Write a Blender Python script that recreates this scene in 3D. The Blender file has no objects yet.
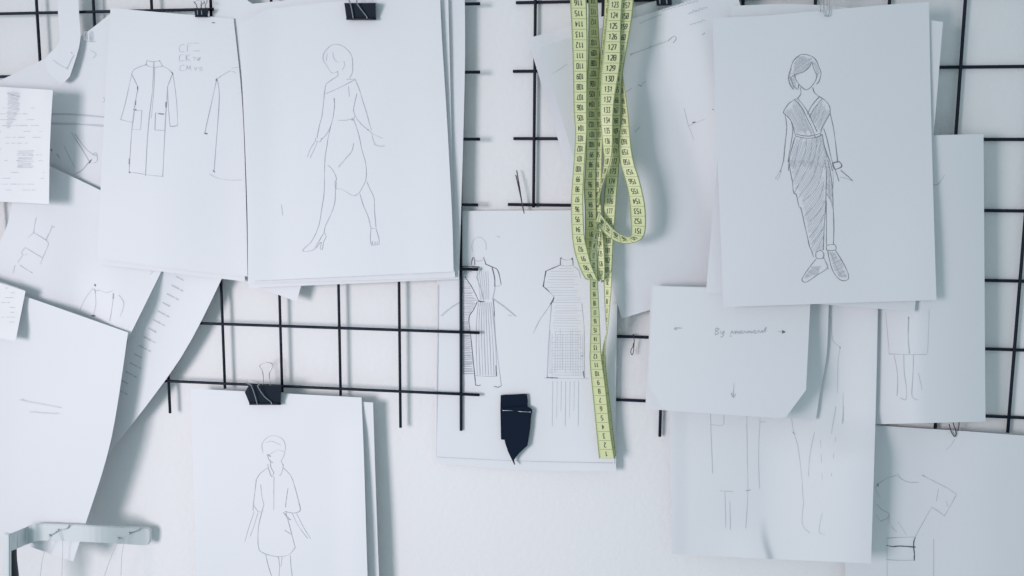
import bpy, bmesh, math, random
from mathutils import Vector, Matrix
S = bpy.context.scene
C = S.collection

# ------------------------------------------------------------------ camera
SC = 68.0 / 60.0                       # wire pitch of the wall grid is 68 mm
F_PX = 906.17
CAMH = 1.5
CAM = Vector((0.0, -0.8271 * SC, CAMH))
YAW, PIT, ROL = -0.1511, -0.1338, 0.0062
_fw = Vector((math.sin(YAW) * math.cos(PIT), math.cos(YAW) * math.cos(PIT), math.sin(PIT)))
_r0 = Vector((math.cos(YAW), -math.sin(YAW), 0)); _u0 = _r0.cross(_fw)
RT = math.cos(ROL) * _r0 + math.sin(ROL) * _u0
UP = -math.sin(ROL) * _r0 + math.cos(ROL) * _u0
cd = bpy.data.cameras.new('camera'); cam = bpy.data.objects.new('camera', cd); C.objects.link(cam)
cd.sensor_width = 36.0; cd.sensor_fit = 'HORIZONTAL'; cd.lens = F_PX / 1024 * 36.0
cd.clip_start = 0.02
cam.matrix_world = Matrix(((RT.x, UP.x, -_fw.x, CAM.x), (RT.y, UP.y, -_fw.y, CAM.y), (RT.z, UP.z, -_fw.z, CAM.z), (0, 0, 0, 1)))
S.camera = cam

# ------------------------------------------------------------------ light
w = bpy.data.worlds.new('room_daylight'); S.world = w; w.use_nodes = True
bg = w.node_tree.nodes['Background']
bg.inputs['Color'].default_value = (0.725, 0.92, 1.0, 1); bg.inputs["Strength"].default_value = 0.53

def area(name, loc, target, sx, sy, power, col):
    l = bpy.data.lights.new(name, 'AREA'); l.shape = 'RECTANGLE'; l.size = sx; l.size_y = sy
    l.energy = power; l.color = col; l.spread = math.radians(48)
    o = bpy.data.objects.new(name, l); C.objects.link(o); o.location = loc
    o.rotation_euler = (Vector(target) - Vector(loc)).to_track_quat('-Z', 'Y').to_euler()
    return o
area('window_daylight', (-1.65, -2.0, CAMH - 0.10), (-0.33, 0, CAMH - 0.26), 0.75, 0.95, 3.75, (1.0, 0.895, 0.94))

S.view_settings.view_transform = 'Standard'; S.view_settings.look = 'None'
S.view_settings.gamma = 1.0; S.view_settings.use_curve_mapping = False
S.view_settings.exposure = 0.0

# ------------------------------------------------------------------ helpers
WALL_D = -0.0072
def at(x, y, d=0.0):
    """the point d metres in front of the grid plane that the pixel looks at"""
    v = _fw + RT * ((x - 512) / F_PX) + UP * ((288 - y) / F_PX)
    t = (-d - CAM.y) / v.y
    return CAM + v * t
PX = 0.001

def lerp(a, b, t): return a + (b - a) * t
def sstep(a, b, x):
    t = min(1.0, max(0.0, (x - a) / (b - a))); return t * t * (3 - 2 * t)
def cat(pts, n=6):
    """smooth polyline through points (any dimension)"""
    P = [tuple(p) for p in pts]
    if len(P) < 3: return P
    out = []
    for i in range(len(P) - 1):
        p0 = P[max(i - 1, 0)]; p1 = P[i]; p2 = P[i + 1]; p3 = P[min(i + 2, len(P) - 1)]
        for k in range(n):
            t = k / n
            out.append(tuple(0.5 * (2 * b + (c - a) * t + (2 * a - 5 * b + 4 * c - e) * t * t + (3 * b - a - 3 * c + e) * t ** 3)
                             for a, b, c, e in zip(p0, p1, p2, p3)))
    out.append(P[-1]); return out

def material(name, col, rough=0.6, metal=0.0, bump=0.0, bscale=300.0, var=0.0, vscale=20.0, transl=0.0, spec=0.5):
    m = bpy.data.materials.new(name); m.use_nodes = True
    nt = m.node_tree; b = nt.nodes['Principled BSDF']
    b.inputs['Base Color'].default_value = (*col, 1); b.inputs['Roughness'].default_value = rough
    b.inputs['Metallic'].default_value = metal
    b.inputs['Specular IOR Level'].default_value = spec
    tc = nt.nodes.new('ShaderNodeTexCoord')
    if var:
        n = nt.nodes.new('ShaderNodeTexNoise'); n.inputs['Scale'].default_value = vscale; n.inputs['Detail'].default_value = 4
        r = nt.nodes.new('ShaderNodeMix'); r.data_type = 'RGBA'
        r.inputs['A'].default_value = (*[c * (1 - var) for c in col], 1); r.inputs['B'].default_value = (*[min(1, c * (1 + var)) for c in col], 1)
        nt.links.new(tc.outputs['Object'], n.inputs['Vector']); nt.links.new(n.outputs['Fac'], r.inputs['Factor'])
        nt.links.new(r.outputs['Result'], b.inputs['Base Color'])
    if bump:
        n2 = nt.nodes.new('ShaderNodeTexNoise'); n2.inputs['Scale'].default_value = bscale; n2.inputs['Detail'].default_value = 3
        bp = nt.nodes.new('ShaderNodeBump'); bp.inputs['Strength'].default_value = bump; bp.inputs['Distance'].default_value = 0.002
        nt.links.new(tc.outputs['Object'], n2.inputs['Vector']); nt.links.new(n2.outputs['Fac'], bp.inputs['Height'])
        nt.links.new(bp.outputs['Normal'], b.inputs['Normal'])
    if transl:
        tr = nt.nodes.new('ShaderNodeBsdfTranslucent'); tr.inputs['Color'].default_value = (*col, 1)
        mx = nt.nodes.new('ShaderNodeMixShader'); mx.inputs['Fac'].default_value = transl
        out = nt.nodes['Material Output']
        nt.links.new(b.outputs[0], mx.inputs[1]); nt.links.new(tr.outputs[0], mx.inputs[2]); nt.links.new(mx.outputs[0], out.inputs['Surface'])
    return m

M = {}
M['wall'] = material('wall_plaster', (0.77, 0.77, 0.78), 0.85, bump=0.22, bscale=190, var=0.012, vscale=9)
M['paper'] = material('white_paper', (0.79, 0.805, 0.835), 0.75, bump=0.05, bscale=420, var=0.008, vscale=14, transl=0.10)
M['receipt'] = material('thermal_paper', (0.79, 0.80, 0.82), 0.6, bump=0.05, bscale=300, var=0.015, vscale=30, transl=0.08)
M['faint'] = material('faint_pencil', (0.53, 0.55, 0.60), 0.8)
M['pencil'] = material('pencil_line', (0.43, 0.45, 0.505), 0.8)
M['graphite'] = material('soft_graphite', (0.20, 0.22, 0.26), 0.7)
M['ink'] = material('dark_ink', (0.09, 0.10, 0.14), 0.6)
M['wire'] = material('navy_black_enamel', (0.008, 0.014, 0.026), 0.55, spec=0.2)
M['clip'] = material('black_clip_lacquer', (0.007, 0.012, 0.023), 0.45, spec=0.25)
M['steel'] = material('bright_steel', (0.42, 0.45, 0.48), 0.4, metal=1.0)
M['darksteel'] = material('dark_steel', (0.06, 0.065, 0.08), 0.4, metal=0.6)
M['tape'] = material('yellow_green_tape', (0.665, 0.695, 0.39), 0.5, var=0.04, vscale=60)
M['tapedge'] = material('tape_edge_stripe', (0.27, 0.33, 0.15), 0.55)
M['tapeink'] = material('tape_print', (0.07, 0.085, 0.05), 0.6)
M['fabric'] = material('black_cotton', (0.008, 0.015, 0.030), 0.95, bump=0.5, bscale=900, spec=0.1)
M['bracket'] = material('pale_grey_paint', (0.62, 0.66, 0.67), 0.4)
M['rubber'] = material('dark_tube', (0.025, 0.035, 0.045), 0.5)
M['thread'] = material('grey_thread', (0.50, 0.53, 0.56), 0.9)

def link(name, me, mats, parent=None, smooth=True):
    o = bpy.data.objects.new(name, me); C.objects.link(o)
    for m in mats: me.materials.append(m)
    if smooth:
        for p in me.polygons: p.use_smooth = True
    if parent is not None: o.parent = parent
    return o
def tag(o, label=None, cat_=None, group=None):
    if label: o['label'] = label
    if cat_: o['category'] = cat_
    if group: o['group'] = group
    return o
def empty(name, loc, label, cat_, group=None):
    o = bpy.data.objects.new(name, None); C.objects.link(o); o.location = loc
    o.empty_display_size = 0.02
    return tag(o, label, cat_, group)
def recenter(o, loc):
    """put the object's origin at loc without moving its mesh"""
    me = o.data; loc = Vector(loc)
    me.transform(Matrix.Translation(-loc)); o.location = loc
def child(name, me, mats, root, smooth=True):
    me.transform(Matrix.Translation(-root.location))
    return link(name, me, mats, root, smooth)

def tube_into(V, Fc, pts, r, seg=8, closed=False, caps=True):
    pts = [Vector(p) for p in pts]; n = len(pts); base = len(V)
    prev = None
    for i, p in enumerate(pts):
        t = (pts[min(i + 1, n - 1)] - pts[max(i - 1, 0)])
        t = t.normalized() if t.length > 1e-9 else Vector((0, 0, 1))
        if prev is None:
            a = Vector((0, 1, 0)) if abs(t.y) < 0.9 else Vector((1, 0, 0))
            nrm = (a - t * a.dot(t)).normalized()
        else:
            nrm = prev - t * prev.dot(t)
            nrm = nrm.normalized() if nrm.length > 1e-6 else prev
        prev = nrm; bn = t.cross(nrm)
        rr = r[i] if isinstance(r, (list, tuple)) else r
        for k in range(seg):
            a = 2 * math.pi * k / seg
            V.append(p + (nrm * math.cos(a) + bn * math.sin(a)) * rr)
    for i in range(n - 1):
        for k in range(seg):
            k2 = (k + 1) % seg
            Fc.append((base + i * seg + k, base + i * seg + k2, base + (i + 1) * seg + k2, base + (i + 1) * seg + k))
    if caps:
        Fc.append(tuple(base + k for k in reversed(range(seg)))); Fc.append(tuple(base + (n - 1) * seg + k for k in range(seg)))
def tube_mesh(name, paths, r, seg=8):
    V = []; Fc = []
    for p in paths: tube_into(V, Fc, p, r, seg)
    me = bpy.data.meshes.new(name); me.from_pydata([tuple(v) for v in V], [], Fc); me.update(); return me
def prism_mesh(name, front, back, bevel=0.0, segs=2):
    n = len(front); V = [tuple(p) for p in front] + [tuple(p) for p in back]
    Fc = [tuple(range(n)), tuple(reversed(range(n, 2 * n)))] + [(i, i + n, (i + 1) % n + n, (i + 1) % n) for i in range(n)]
    bm = bmesh.new(); vs = [bm.verts.new(v) for v in V]
    for f in Fc: bm.faces.new([vs[i] for i in f])
    bmesh.ops.recalc_face_normals(bm, faces=bm.faces)
    if bevel: bmesh.ops.bevel(bm, geom=list(bm.edges), offset=bevel, segments=segs, affect='EDGES', profile=0.6)
    me = bpy.data.meshes.new(name); bm.to_mesh(me); bm.free(); return me

# ---- pen strokes: points in pixels of the drawing, laid as thin ribbons on the sheet
def sk(fr, *strokes):
    ox, oy, s = fr; out = []
    for st in strokes:
        wd, mt, pts = st
        out.append((wd, mt, [(ox + x / s, oy + y / s) for x, y in pts]))
    return out
def L(*p): return (0.48, 1, p)           # faint pencil
def Pn(*p): return (0.52, 2, p)          # pencil
def B(*p): return (0.75, 3, p)            # dark pen
def hatch(poly, ang, step, wd=0.5, mt=1, seed=1, jit=0.3, keep=1.0):
    rnd = random.Random(seed); ca, sa = math.cos(ang), math.sin(ang)
    R = [(x * ca + y * sa, -x * sa + y * ca) for x, y in poly]
    lo = min(p[1] for p in R); hi = max(p[1] for p in R); v = lo + step / 2; out = []
    while v < hi:
        xs = []
        for i in range(len(R)):
            a, b = R[i], R[(i + 1) % len(R)]
            if (a[1] <= v) != (b[1] <= v): xs.append(a[0] + (v - a[1]) / (b[1] - a[1]) * (b[0] - a[0]))
        xs.sort()
        for a, b in zip(xs[::2], xs[1::2]):
            if rnd.random() > keep: continue
            a += rnd.uniform(0, .15) * (b - a); b -= rnd.uniform(0, .2) * (b - a); j = rnd.uniform(-jit, jit)
            out.append((wd, mt, [(a * ca - (v + j) * sa, a * sa + (v + j) * ca), (b * ca - (v - j) * sa, b * sa + (v - j) * ca)]))
        v += step * rnd.uniform(.8, 1.2)
    return out
def scribble(x0, y0, x1, y1, h, seed, wd=0.6, mt=1, wl=3.2):
    """a line of small cursive handwriting"""
    rnd = random.Random(seed); Ln = math.hypot(x1 - x0, y1 - y0); ux, uy = (x1 - x0) / Ln, (y1 - y0) / Ln
    pts = []; s = 0; up = True
    while s < Ln:
        k = h * (0.5 + (0.9 if rnd.random() < .2 else 0) * rnd.random()) * (1 if up else -0.5)
        pts.append((x0 + ux * s + uy * k, y0 + uy * s - ux * k)); s += wl * rnd.uniform(.35, .75); up = not up
    return [(wd, mt, cat(pts, 3))]
def printrows(x0, y0, x1, y1, rows, seed, wd=0.7, mt=1, dens=.75):
    """rows of tiny machine print between two corners (may slope)"""
    rnd = random.Random(seed); out = []
    for i in range(rows):
        y = lerp(y0, y1, i / max(1, rows - 1)); x = x0
        while x < x1:
            l = rnd.uniform(2, 9)
            if rnd.random() < dens: out.append((wd, mt, [(x, y), (min(x + l, x1), y)]))
            x += l + rnd.uniform(1, 3)
    return out

def poly_at(pl, t):
    """point at fraction t of a polyline (by length)"""
    ds = [math.dist(pl[i], pl[i + 1]) for i in range(len(pl) - 1)]; T = sum(ds) * t
    for i, d in enumerate(ds):
        if T <= d or i == len(ds) - 1:
            k = 0 if d == 0 else T / d
            return (lerp(pl[i][0], pl[i + 1][0], k), lerp(pl[i][1], pl[i + 1][1], k))
        T -= d
SHEETS = 'loose sheets pinned to the wall grid'
def sheet(label, TL, TR, BR, BL, depth, top=(), right=(), bottom=(), left=(), strokes=(), nu=28, nv=36, mat='paper',
          wav=0.0008, seed=0, name='paper_sheet', cat_='sheet of paper', group=SHEETS, soft=True):
    sm = (lambda p: cat(p, 5)) if soft else (lambda p: p)
    T = sm([TL, *top, TR]); Rr = sm([TR, *right, BR]); Bt = sm([BL, *bottom, BR]); Lf = sm([TL, *left, BL])
    rnd = random.Random(seed * 7 + 3); ph = [rnd.uniform(0, 6.28) for _ in range(6)]
    def dep(x, y):
        n = math.sin(x / 31 + y / 90 + ph[0]) + 0.7 * math.sin(y / 43 - x / 120 + ph[1]) + 0.5 * math.sin((x + y) / 23 + ph[2]) + 0.6 * math.sin((x - y) / 57 + ph[3])
        return depth(x, y) + wav * 0.5 * n
    V = []; Fc = []; MI = []
    th = 0.00025
    for side in (0, 1):
        for j in range(nv + 1):
            v = j / nv
            for i in range(nu + 1):
                u = i / nu
                a = poly_at(T, u); b = poly_at(Bt, u); c = poly_at(Lf, v); d = poly_at(Rr, v)
                x = lerp(a[0], b[0], v) + lerp(c[0], d[0], u) - lerp(lerp(TL[0], TR[0], u), lerp(BL[0], BR[0], u), v)
                y = lerp(a[1], b[1], v) + lerp(c[1], d[1], u) - lerp(lerp(TL[1], TR[1], u), lerp(BL[1], BR[1], u), v)
                V.append(at(x, y, dep(x, y)) + Vector((0, th * side, 0)))
    W = nu + 1; N = W * (nv + 1)
    for j in range(nv):
        for i in range(nu):
            a = j * W + i
            Fc.append((a, a + W, a + W + 1, a + 1)); Fc.append((N + a, N + a + 1, N + a + W + 1, N + a + W))
    ring = [i for i in range(nu)] + [j * W + nu for j in range(nv)] + [nv * W + i for i in range(nu, 0, -1)] + [j * W for j in range(nv, 0, -1)]
    rb = len(V)
    for k in ring: V += [V[k], V[N + k]]
    for k in range(len(ring)):
        a, b = rb + 2 * k, rb + 2 * ((k + 1) % len(ring)); Fc.append((a, b, b + 1, a + 1))
    MI += [0] * len(Fc)
    for wd, mt, pts in strokes:
        q = cat(pts, 5) if len(pts) > 2 else [pts[0], (lerp(pts[0][0], pts[1][0], .5), lerp(pts[0][1], pts[1][1], .5)), pts[1]]
        base = len(V); n = len(q)
        for i, p in enumerate(q):
            a = q[max(i - 1, 0)]; b = q[min(i + 1, n - 1)]
            dx, dy = b[0] - a[0], b[1] - a[1]; l = math.hypot(dx, dy) or 1
            hw = wd * 0.5 * (0.82 + 0.34 * math.sin(i * 0.55 + base) * math.sin(i * 0.17 + base * .3) + 0.10 * math.sin(i * 1.9 + base))
            for s in (-1, 1):
                x, y = p[0] - dy / l * hw * s, p[1] + dx / l * hw * s
                V.append(at(x, y, dep(x, y) + 0.00035))
        for i in range(n - 1):
            k = base + 2 * i; Fc.append((k, k + 1, k + 3, k + 2)); MI.append(mt)
    me = bpy.data.meshes.new(name); me.from_pydata([tuple(v) for v in V], [], Fc); me.update()
    o = link(name, me, [M[mat], M['faint'], M['pencil'], M['ink'], M['graphite']])
    me.polygons.foreach_set('material_index', MI)
    recenter(o, (V[nu // 2]))
    return tag(o, label, cat_, group)

# ------------------------------------------------------------------ the wall
bm = bmesh.new(); bmesh.ops.create_cube(bm, size=1)
me = bpy.data.meshes.new('wall_back'); bm.to_mesh(me); bm.free()
me.transform(Matrix.Diagonal((3.4, 0.12, 2.6, 1)))
wl = link('wall_back', me, [M['wall']], smooth=False); wl.location = (-0.1, -WALL_D + 0.06, 1.3); wl['kind'] = 'structure'

# ------------------------------------------------------------------ wire grids
P_ = 0.06 * SC
WR = 0.0016
def grid(label, u0, v0, dv, dh, cols, rows, hub):
    k_ = 1 + (dv + dh) / 2 / CAM.y                   # the fit was made at depth 0
    P_ = 0.06 * SC * k_; u0 *= k_; v0 *= k_
    root = empty('wire_grid_panel', at(*hub, dh), label, 'wire grid', 'black wire grid panels on the wall')
    for i, (ya, yb) in cols.items():
        X = u0 * SC + i * P_
        def zz(y):      # height of the wire where it crosses that image row
            lo, hi = CAMH - 1.2, CAMH + 1.2
            for _ in range(50):
                m = (lo + hi) / 2; p = Vector((X, -dv, m)) - CAM
                if 288 - F_PX * p.dot(UP) / p.dot(_fw) > y: lo = m
                else: hi = m
            return lo
        a, b = Vector((X, -dv, zz(ya))), Vector((X, -dv, zz(yb)))
        child('wire', tube_mesh('wire', [[lerp(a, b, k / 10) for k in range(11)]], WR), [M['wire']], root)
    for j, (xa, xb) in rows.items():
        Z = CAMH + v0 * SC - j * P_
        def xx(x):
            lo, hi = -1.2, 1.2
            for _ in range(50):
                m = (lo + hi) / 2; p = Vector((m, -dh, Z)) - CAM
                if 512 + F_PX * p.dot(RT) / p.dot(_fw) < x: lo = m
                else: hi = m
            return lo
        a, b = Vector((xx(xa), -dh, Z)), Vector((xx(xb), -dh, Z))
        child('wire', tube_mesh('wire', [[lerp(a, b, k / 10) for k in range(11)]], WR), [M['wire']], root)
    return root
grid('black wire grid panel on the left half of the wall, behind the walking woman drawing', -0.5948, 0.1442, 0.0034, 0.0062,
     {-1: (-70, 420), 0: (-70, 418), 1: (-70, 415), 2: (-70, 413), 3: (-70, 388.5), 4: (-70, 392), 5: (-70, 395.5), 6: (-70, 427.5), 7: (-70, 430.5)},
     {-1: (-70, 478), 0: (-70, 480), 1: (-70, 480), 2: (-70, 480), 3: (-70, 478), 4: (-70, 478), 5: (-70, 479.5), 6: (-70, 479.5)}, (300, 390))
grid('black wire grid panel on the right half of the wall, behind the draped gown drawing', -0.1063, 0.1448, -0.0020, -0.0047,
     {0: (-70, 207.5), 1: (-70, 430), 2: (-70, 436.5), 3: (-70, 430), 4: (-70, 430), 5: (-70, 430), 6: (-70, 428.5), 7: (-70, 432.5), 8: (-70, 434)},
     {-1: (515, 1110), 0: (516, 1110), 1: (513, 1110), 2: (513.5, 1110), 3: (508, 1110), 4: (516, 1110), 5: (516, 1110), 6: (516, 1110)}, (760, 390))

# ------------------------------------------------------------------ sheets, back to front
# centre sheets, held behind the left grid and in front of the right one
fN = (435, 235, 3.6); fN2 = (525, 245, 3.97)
circ = [(158 + 26 * math.cos(a), 42 + 34 * math.sin(a)) for a in [2.6 + i * 0.5 for i in range(9)]]
dN = sk(fN, L(*circ), B((130, 108), (135, 84), (142, 84), (143, 108)), B((174, 80), (178, 90), (183, 106)), Pn((135, 88), (155, 94), (176, 88)),
        (1.5, 3, ((95, 113), (130, 113), (160, 116))), B((182, 105), (205, 115), (226, 128), (238, 178)), Pn((238, 178), (228, 184), (214, 184)), B((205, 117), (214, 150), (215, 186)),
        B((108, 150), (135, 192), (156, 236)), Pn((148, 150), (165, 195), (175, 235)), (1.4, 3, ((155, 237), (168, 240), (179, 239))),
        Pn((205, 120), (216, 180), (207, 230)), Pn((160, 116), (168, 118), (150, 150)), Pn((100, 116), (101, 180), (95, 250)),
        Pn((92, 240), (55, 262), (20, 291)), L((92, 244), (55, 266), (24, 292)), Pn((208, 228), (250, 257), (292, 293)), L((208, 232), (250, 261), (288, 293)),
        B((152, 240), (138, 270), (122, 298), (128, 360), (136, 440), (142, 500), (146, 540)), B((144, 539), (155, 542), (164, 540)), B((212, 545), (228, 548), (240, 541)),
        B((209, 230), (212, 262), (213, 292)), Pn((213, 290), (218, 380), (228, 460), (238, 540)), Pn((140, 505), (180, 509), (222, 508)), B((219, 470), (221, 508)))
for k in range(8):
    dN += sk(fN, Pn((157 + k * 6.5, 243), (150 + k * 8.5, 300), (148 + k * 10, 400), (152 + k * 10, 505)))
for k in range(6):
    dN += sk(fN, L((150 + k * 8, 130), (157 + k * 7, 180), (163 + k * 6, 232)))
Q = lambda fr, pts: [(fr[0] + x / fr[2], fr[1] + y / fr[2]) for x, y in pts]
dN += hatch(Q(fN, [(96, 118), (150, 118), (110, 150), (152, 236), (122, 296), (128, 380), (140, 500), (96, 500)]), 0, 1.7, .7, 2, 4)
dN += hatch(Q(fN, [(96, 310), (126, 310), (140, 500), (96, 500)]), 0, 2.3, .8, 2, 14)
dN += sk(fN2, B((140, 80), (141, 52), (147, 56)), Pn((147, 56), (165, 60), (184, 57)), B((184, 58), (188, 52), (191, 80)), Pn((140, 80), (165, 84), (191, 80)),
         B((140, 79), (110, 92), (83, 103)), (1.2, 3, ((83, 103), (77, 135), (72, 165))), B((72, 165), (84, 174), (96, 186)), Pn((96, 186), (108, 198), (115, 208)), (1.3, 3, ((115, 208), (108, 225), (100, 236))),
         Pn((102, 235), (60, 295), (42, 330)), L((60, 295), (32, 350)), Pn((105, 235), (98, 320), (92, 420), (88, 525)), Pn((191, 84), (212, 100), (220, 130)), Pn((225, 232), (234, 330), (235, 430), (236, 528)),
         L((75, 528), (150, 530), (252, 531)), (1.3, 3, ((85, 527), (130, 528))), B((231, 500), (235, 528)), B((222, 440), (230, 441)))
dN += hatch(Q(fN2, [(140, 88), (195, 88), (215, 130), (224, 235), (234, 340), (234, 525), (92, 525), (106, 235), (112, 205), (84, 170), (92, 108)]), 0, 2.6, .42, 1, 5, .2)
dN += hatch(Q(fN2, [(98, 330), (234, 330), (234, 525), (92, 525)]), math.pi / 2, 2.6, .30, 1, 8, .2)
for k in range(7):
    dN += [(.35, 1, [(552.7 + k * 4.3, 381), (552.2 + k * 4.3, 426 - (k % 3) * 7.5)])]
dN += [(0.8, 1, [(497, 236), (500, 237.5)]), (0.8, 1, [(508, 315), (512, 316)]), (.7, 1, [(437.5, 285), (437, 380), (436.5, 457)]), (.7, 1, [(437, 457), (520, 461), (613, 463)])]
sheet('lower white sheet peeking out below and left of the twin dress drawings', (438, 214), (616, 214), (616, 471.5), (434, 463), lambda x, y: 0.0003 + .004 * sstep(400, 470, y) * sstep(540, 616, x),
      bottom=((520, 469.5),), wav=.0003, seed=1)
sheet('white sheet with two inked dress drawings behind the wire grid', (441, 211), (619, 210), (614.5, 464), (437, 458), lambda x, y: 0.0013 + .004 * sstep(400, 470, y) * sstep(540, 616, x),
      bottom=((520, 462),), strokes=dN, wav=.0003, seed=2)

# left cluster -----------------------------------------------------
dA = [(.8, 2, [(71.5, 132.5), (80, 146), (89, 161)]), (.7, 2, [(75, 134), (86, 149), (96, 156)]), (.8, 2, [(74, 174.5), (82, 170), (88, 163), (92, 159)]), (1.4, 3, [(89, 163), (91, 160)]),
      (.6, 1, [(92, 155), (96, 153), (97, 161), (93, 163)]), (1.2, 3, [(51, 149), (52, 151)]), (1.2, 2, [(57, 154), (59.5, 158)]), (.6, 1, [(103, 97), (105, 101), (102, 102)]),
      (.6, 1, [(64, 146), (75, 168)]), (.8, 1, [(85, 41), (95, 41.5)]), (.6, 1, [(90, 50), (96, 54), (93, 58)]), (2.0, 1, [(50, 114), (75, 114.5), (104, 117)]), (2.4, 1, [(50, 123.5), (75, 124), (106, 126)])]  # last two broad strokes paint shade bands across the sheet, not pencil lines
sheet('creased white sheet lying diagonally between the till receipt and the coat drawing', (-14, 87), (113, 11.5), (220, 150), (95, 262),
      lambda x, y: 0.0088 + .004 * sstep(90, 10, x) + .0015 * abs(math.sin(y / 9)) * sstep(95, 130, y) * sstep(150, 125, y), top=((5, 78), (41, 60.5), (80, 37)), strokes=dA, seed=3, wav=.0003)
sheet('narrow white scrap hanging at the top left with a pencil zigzag', (57, -20), (77.5, -20), (70, 76), (47, 71), lambda x, y: 0.0145 + .003 * sstep(20, 80, y),
      right=((79, 14), (80, 42)), left=((58, 14), (59, 42), (46.5, 57)), bottom=((61, 83),), strokes=[(.6, 1, [(53, 60), (60, 65), (67.5, 68.5)]), (1.2, 2, [(66.5, 67.5), (67.5, 69)]), (.7, 1, [(67.5, 68), (71, 60), (74, 55)]), (1, 1, [(71, 52), (72, 53.5)])],
      nu=12, nv=24, seed=4, wav=.001)
# curled sheet, its printed side turned into shade
dF = []
for k in range(14):
    t = k / 13; x = lerp(183, 123, t); y = lerp(280, 392, t)
    dF += [(1.6, 1, [(x - 7, y - 3.5), (x + 0.5, y + 0.5)])]
    dF += [(1.3, 1, [(x + 1.5, y + 1), (x + 4.5, y + 2.6)])] if k % 3 else []
sheet('curled sheet with faint print hanging in shade left of the bare grid', (154, 262), (226, 270), (107, 456), (95, 440),
      lambda x, y: 0.0100 + 0.0075 * ((x - (190 - (y - 290) * .52)) / 45) ** 2 * (1 if x < 190 - (y - 290) * .52 else .35), right=((180, 359),), strokes=dF, nu=30, nv=40, seed=5, wav=.0002)
# sheet with ladder drawing
fD = (0, 200, 8); fD2 = (0, 270, 8)
dD = sk(fD, L((270, 262), (220, 300)), L((290, 140), (275, 200), (268, 262)), Pn((262, 258), (310, 285), (365, 320)), Pn((365, 320), (395, 260), (418, 208)), (1.1, 2, ((360, 318), (370, 322))), L((410, 205), (435, 220)),
        L((365, 322), (385, 355), (340, 462)), Pn((202, 380), (250, 410), (340, 464)), L((202, 380), (170, 420), (190, 440), (225, 430)), L((180, 440), (140, 500)), Pn((158, 520), (210, 556), (260, 585)), L((340, 464), (320, 515)), L((120, 520), (105, 580)))
dD += sk(fD2, L((640, 320), (660, 270), (700, 200), (740, 150)), Pn((738, 148), (765, 165), (795, 160)), (1.1, 3, ((758, 112), (762, 130))), (1.2, 2, ((755, 150), (762, 185))), L((762, 185), (765, 280), (745, 360)), (1.4, 3, ((732, 366), (762, 366))), L((795, 160), (850, 180), (905, 165)), (1.1, 2, ((906, 185), (904, 230))), L((904, 230), (890, 330), (875, 410)), L((950, 200), (990, 270), (960, 370)))
sheet('slanting white sheet with a small bodice and ladder sketch, behind the blank front sheet', (29, 156), (181, 229), (98, 400), (-60, 330),
      lambda x, y: 0.0145 + .0065 * sstep(95, 30, x) + .013 * sstep(252, 320, y) * sstep(70, 120, x), top=((98, 189),), right=((162, 270), (130, 335)), left=((12, 203), (0, 241)), strokes=dD, seed=6)
sheet('blank white front sheet at the lower left, behind the metal arm', (-45, 272), (128, 332.5), (73, 561.5), (-105, 500),
      lambda x, y: 0.0315 + .002 * sstep(20, -40, x), right=((111, 440), (85.5, 524)), top=((40, 301.5),),
      strokes=scribble(20, 400, 62, 408, 1.5, 3, .5, 1) + scribble(30, 412, 60, 414, 1.2, 5, .5, 1), seed=7)
sheet('till receipt with worn print at the left edge', (-45, 84), (53, 90), (49, 204), (-45, 199.5), lambda x, y: 0.0350 + .004 * sstep(20, 53, x) + .0010 * math.sin(x / 5) * sstep(125, 85, y),
      right=((51, 120), (49.5, 160)), left=(), strokes=printrows(-20, 108, 44, 190, 15, 3, .6, 1, .5) + hatch([(7, 91), (21, 93), (19, 112), (10, 128), (6, 128)], .2, 1.2, .5, 1, 6) + [(.8, 2, [(7, 93), (14, 95.5), (20, 97)])] +
      hatch([(16, 150), (34, 150), (34, 168), (16, 168)], 0, 1.6, .6, 1, 9), mat='receipt', name='till_receipt', cat_='receipt', group='till receipts at the left edge', seed=8, wav=.0006)
sheet('small printed slip at the left edge above the blank front sheet', (-40, 270), (25.5, 291), (15.5, 341), (-45, 330), lambda x, y: 0.0365 + .008 * sstep(300, 341, y),
      strokes=printrows(-15, 288, 15, 322, 8, 5, .7, 1, .6) + [(.6, 1, [(0, 282), (12, 286), (24, 290)])], mat='receipt', name='till_receipt', cat_='receipt', group='till receipts at the left edge', nu=16, nv=14, seed=9, wav=.0004)

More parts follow.
